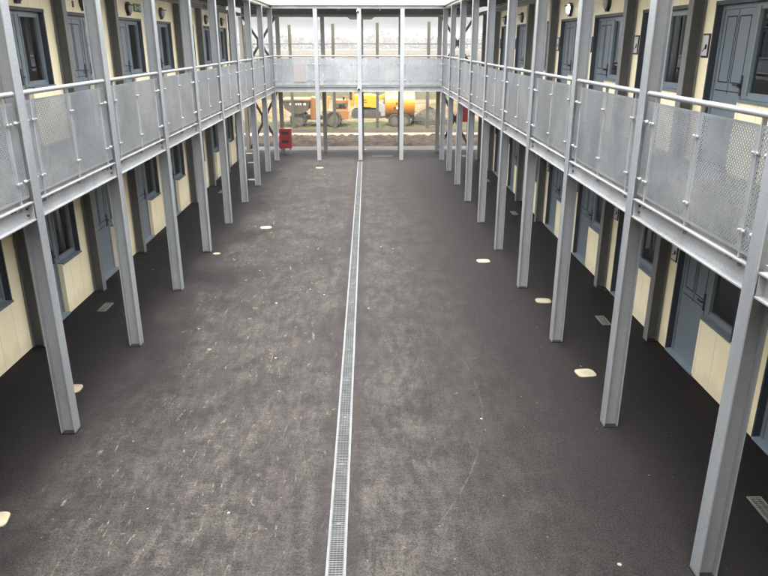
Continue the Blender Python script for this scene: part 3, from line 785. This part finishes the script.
def wheel(r, x, y, z, rad, wd):
    t = MB(); n = 26
    prof = [(rad * .58, -wd * .42), (rad * .9, -wd * .5), (rad, -wd * .38), (rad, wd * .38), (rad * .9, wd * .5), (rad * .58, wd * .42)]
    V = [[t.b.verts.new((q * math.cos(2 * math.pi * k / n), d, q * math.sin(2 * math.pi * k / n))) for q, d in prof] for k in range(n)]
    for k in range(n):
        for j in range(len(prof)):
            t.b.faces.new((V[k][j], V[(k+1) % n][j], V[(k+1) % n][(j+1) % len(prof)], V[k][(j+1) % len(prof)]))
    for k in range(n):
        if k % 2 == 0:
            a = 2 * math.pi * k / n; t.box(rad * .93, rad * 1.04, -wd * .45, wd * .45, -.03, .03, Matrix.Rotation(-a, 3, 'Y'), (0, 0, 0))
    wh = t.build('wheel', M['tyre'], r, True, (x, y, z))
    MB().tube((0, -wd * .36, 0), (0, wd * .36, 0), rad * .59, 20).tube((0, -wd * .44, 0), (0, -wd * .36, 0), rad * .2, 12).build('rim', M['rim'], wh, True)
    return wh
# site dumper
d = empty('site_dumper', (-2.8, 39.3, 0))
for x in (-1.02, .92):
    for y in (-.62, .62): wheel(d, x, y, .44, .44, .36)
MB().prism([(-1.80,1.40),(-.36,1.40),(-.44,.92),(-.80,.74),(-1.28,.70),(-1.72,1.02)], 1, -.85, .85).build('skip', M['skip'], d)
MB().box(-1.86, -.30, -.9, .9, 1.40, 1.50).build('skip_rim', M['dustyorange'], d)
m = MB()
for x, wv in ((-1.44, .11), (-1.12, .07), (-1.0, .07), (-.88, .07), (-.68, .12)): m.box(x, x + wv, -.857, -.851, 1.20, 1.30)
m.build('skip_marks', M['white'], d)
MB().box(-.95, 1.55, -.42, .42, .38, .60).build('chassis', M['darksteel'], d)
MB().prism([(-.36,.42),(.12,.42),(.12,.92),(-.02,1.52),(-.30,1.58),(-.36,1.0)], 1, -.5, .5).build('front_frame', M['orange'], d)
MB().prism([(.28,.86),(.30,.46),(1.72,.42),(1.75,.84),(1.62,.90)], 1, -.62, .62).bevel(.03, 2).build('engine_cover', M['orange'], d)
cb = MB()
for x in (1.02, 1.66):
    for y in (-.5, .5): cb.box(x - .04, x + .04, y - .04, y + .04, .88, 1.62)
cb.box(.96, 1.72, -.56, .56, 1.28, 1.42).box(.96, 1.72, -.55, .55, .87, .96)
cb.build('cab_frame', M['orange'], d)
MB().box(1.06, 1.62, -.47, .47, .96, 1.27).build('cab_glass', M['glass'], d)
MB().box(1.2, 1.5, -.3, .3, .96, 1.16).box(1.42, 1.52, -.28, .28, 1.16, 1.6).build('seat', M['black'], d)
MB().prism([(.40,.84),(.56,.80),(.78,1.58),(.60,1.64)], 1, -.56, -.40).build('loader_arm', M['yellow'], d)
MB().box(.62, .66, -.7, -.66, .85, 1.66).box(.86, .89, -.7, -.66, .85, 1.66).build('guard_bars', M['post'], d)
tag(d, 'orange site dumper with muddy brown skip and big dusty wheels', 'dumper')
# excavator
e = empty('excavator', (-.1, 44.2, 0))
MB().prism([(-.62,.68),(.62,.60),(.66,1.30),(.3,1.36),(-.72,1.34)], 1, -.7, .7).bevel(.04, 2).build('engine_body', M['yellow'], e)
MB().box(-.5, .05, -.712, -.706, .92, .96).box(-.5, .05, -.712, -.706, 1.06, 1.10).build('body_vent', M['seal'], e)
for y in (-.62, .62): MB().prism([(-.9,.12),(-.75,.0),(.75,.0),(.9,.12),(.9,.34),(.72,.48),(-.72,.48),(-.9,.34)], 1, y - .2, y + .2).build('track', M['tyre'], e)
MB().box(-.3, .3, -.4, .4, .3, .62).build('undercarriage', M['darksteel'], e)
MB().box(-1.0, -.75, -.4, .3, .65, 1.9).build('cab', M['yellow'], e)
MB().box(-1.006, -.85, -.404, .25, 1.05, 1.8).build('cab_glass', M['glass'], e)
MB().prism([(.62,1.16),(1.30,1.46),(1.34,1.30),(.64,.96)], 1, -.15, .15).build('boom', M['yellow'], e)
MB().prism([(1.18,1.40),(1.36,1.38),(1.2,.52),(1.02,.5)], 1, -.1, .1).build('dipper_arm', M['darksteel'], e)
MB().prism([(.72,.9),(1.22,.72),(1.28,.16),(.8,.1),(.66,.4)], 1, -.4, .4).build('bucket', M['post'], e)
tag(e, 'yellow tracked excavator behind the fence with arm lowered', 'excavator')
# bowser
t = empty('tank_bowser', (1.77, 39.4, 0))
m = MB().tube((-.80, 0, 1.16), (.80, 0, 1.16), .68, 32); m.build('tank', M['tank'], t, True)
m = MB()
for x in (-.79, .79): m.tube((x - .02, 0, 1.16), (x + .02, 0, 1.16), .693, 32)
m.build('tank_band', M['tank'], t, True)
MB().tube((0, 0, 1.82), (0, 0, 1.90), .16, 16).build('filler_cap', M['darksteel'], t, True)
m = MB().box(-.75, .85, -.35, .35, .40, .52); m.box(-1.25, -.75, -.04, .04, .42, .50); m.box(-.5, -.4, -.35, .35, .5, .62).box(.4, .5, -.35, .35, .5, .62)
m.build('chassis', M['darksteel'], t)
for y in (-.5, .5): wheel(t, .25, y, .34, .34, .22)
wheel(t, -.3, -.5, .34, .34, .22)
m = MB().box(-.33, -.23, -.69, -.676, .96, 1.06).box(-.11, -.01, -.69, -.676, .96, 1.06); m.box(-.24, -.12, -.69, -.676, 1.20, 1.24).prism([(-.24,1.24),(-.12,1.24),(-.18,1.34)], 1, -.69, -.676)
m.build('hazard_mark', M['black'], t)
MB().box(-.20, -.14, -.6915, -.676, .95, 1.07).box(-.228, -.112, -.693, -.6918, .99, 1.03).build('white_cross', M['white'], t)
tag(t, 'amber cylindrical tank trailer with small hazard marks', 'tank trailer')

def heap(name, mat, cx, cy, rx, ry, h, seed, lab, cat, n=40, pw=1.0, rough=.25):
    rnd = random.Random(seed); b = bmesh.new(); rings = 14; V = []
    ph = [(rnd.uniform(0, 6.28), rnd.randint(2, 6), rnd.uniform(.04, .12)) for _ in range(6)]
    for j in range(rings + 1):
        t_ = j / rings; row = []
        for k in range(n):
            a = 2 * math.pi * k / n; w_ = 1 + sum(am * math.sin(f * a + p) for p, f, am in ph)
            rr = t_ * w_; z = h * (1 - t_ ** 1.25) ** pw + (rnd.random() - .5) * rough * h * (1 - t_) * .6
            row.append(b.verts.new((rx * rr * math.cos(a), ry * rr * math.sin(a), max(z, -.02) if j < rings else -.03)))
        V.append(row)
    for j in range(rings):
        for k in range(n): b.faces.new((V[j][k], V[j+1][k], V[j+1][(k+1) % n], V[j][(k+1) % n]))
    bmesh.ops.remove_doubles(b, verts=b.verts, dist=.0005)
    mb = MB(); mb.b.free(); mb.b = b
    return tag(mb.build(name, mat, None, False, (cx, cy, 0)), lab, cat)
heap('spoil_heap', M['heap'], 3.5, 39.9, .85, .9, .92, 4, 'grey brown rubble heap to the right of the amber tank', 'heap', pw=.5)
heap('sand_heap', M['sand'], -7.2, 44.5, 2.6, 2.4, 1.0, 8, 'pale sand heap behind the muddy skip of the dumper', 'heap', rough=.1)
heap('sand_heap', M['sand'], 7.6, 47, 4.2, 2.6, 1.3, 11, 'low sand bank far right beyond the rubble heap', 'heap', rough=.1)

# far hedge line: a mass of leaf clumps
def hedge():
    rnd = random.Random(5); b = bmesh.new()
    for _ in range(16000):
        x = rnd.uniform(-200, 200); env = 7.0 + 2.4 * math.sin(x * .13) * math.sin(x * .051 + 1) + 1.6 * math.sin(x * .7) * math.sin(x * .31)
        y = 520 + rnd.gauss(0, 8); z = rnd.random() ** 1.25 * max(1.6, env + rnd.gauss(0, .8)); r_ = rnd.uniform(.4, 1.0)
        m = Matrix.Translation((x, y, z)) @ Matrix.Rotation(rnd.uniform(0, 6), 4, 'Z') @ Matrix.Rotation(rnd.uniform(0, 3), 4, 'X') @ Matrix.Diagonal((r_, r_ * 1.4, 1, 1))
        b.faces.new([b.verts.new(m @ Vector(p)) for p in ((-1,-.6,0),(1,-.5,0),(.7,.8,0),(-.8,.7,0))])
    mb = MB(); mb.b.free(); mb.b = b
    return tag(mb.build('hedge_line', M['leaf']), 'hazy pale line of trees and scrub on the horizon', 'trees', kind='stuff')
hedge()

# ------------------------------------------------------------------ haze
k = NT('haze_air'); pv = k.n('ShaderNodeVolumePrincipled'); pv.inputs['Color'].default_value = (1, 1, 1, 1); pv.inputs['Density'].default_value = .0004; pv.inputs['Anisotropy'].default_value = .2
for l_ in list(k.t.links):
    if l_.to_node == k.out: k.t.links.remove(l_)
k.l(pv.outputs[0], k.out.inputs['Volume'])
hz = MB().box(-702, 702, -62, 762, -1.2, 14).build('haze', k.m); tag(hz, kind='stuff')
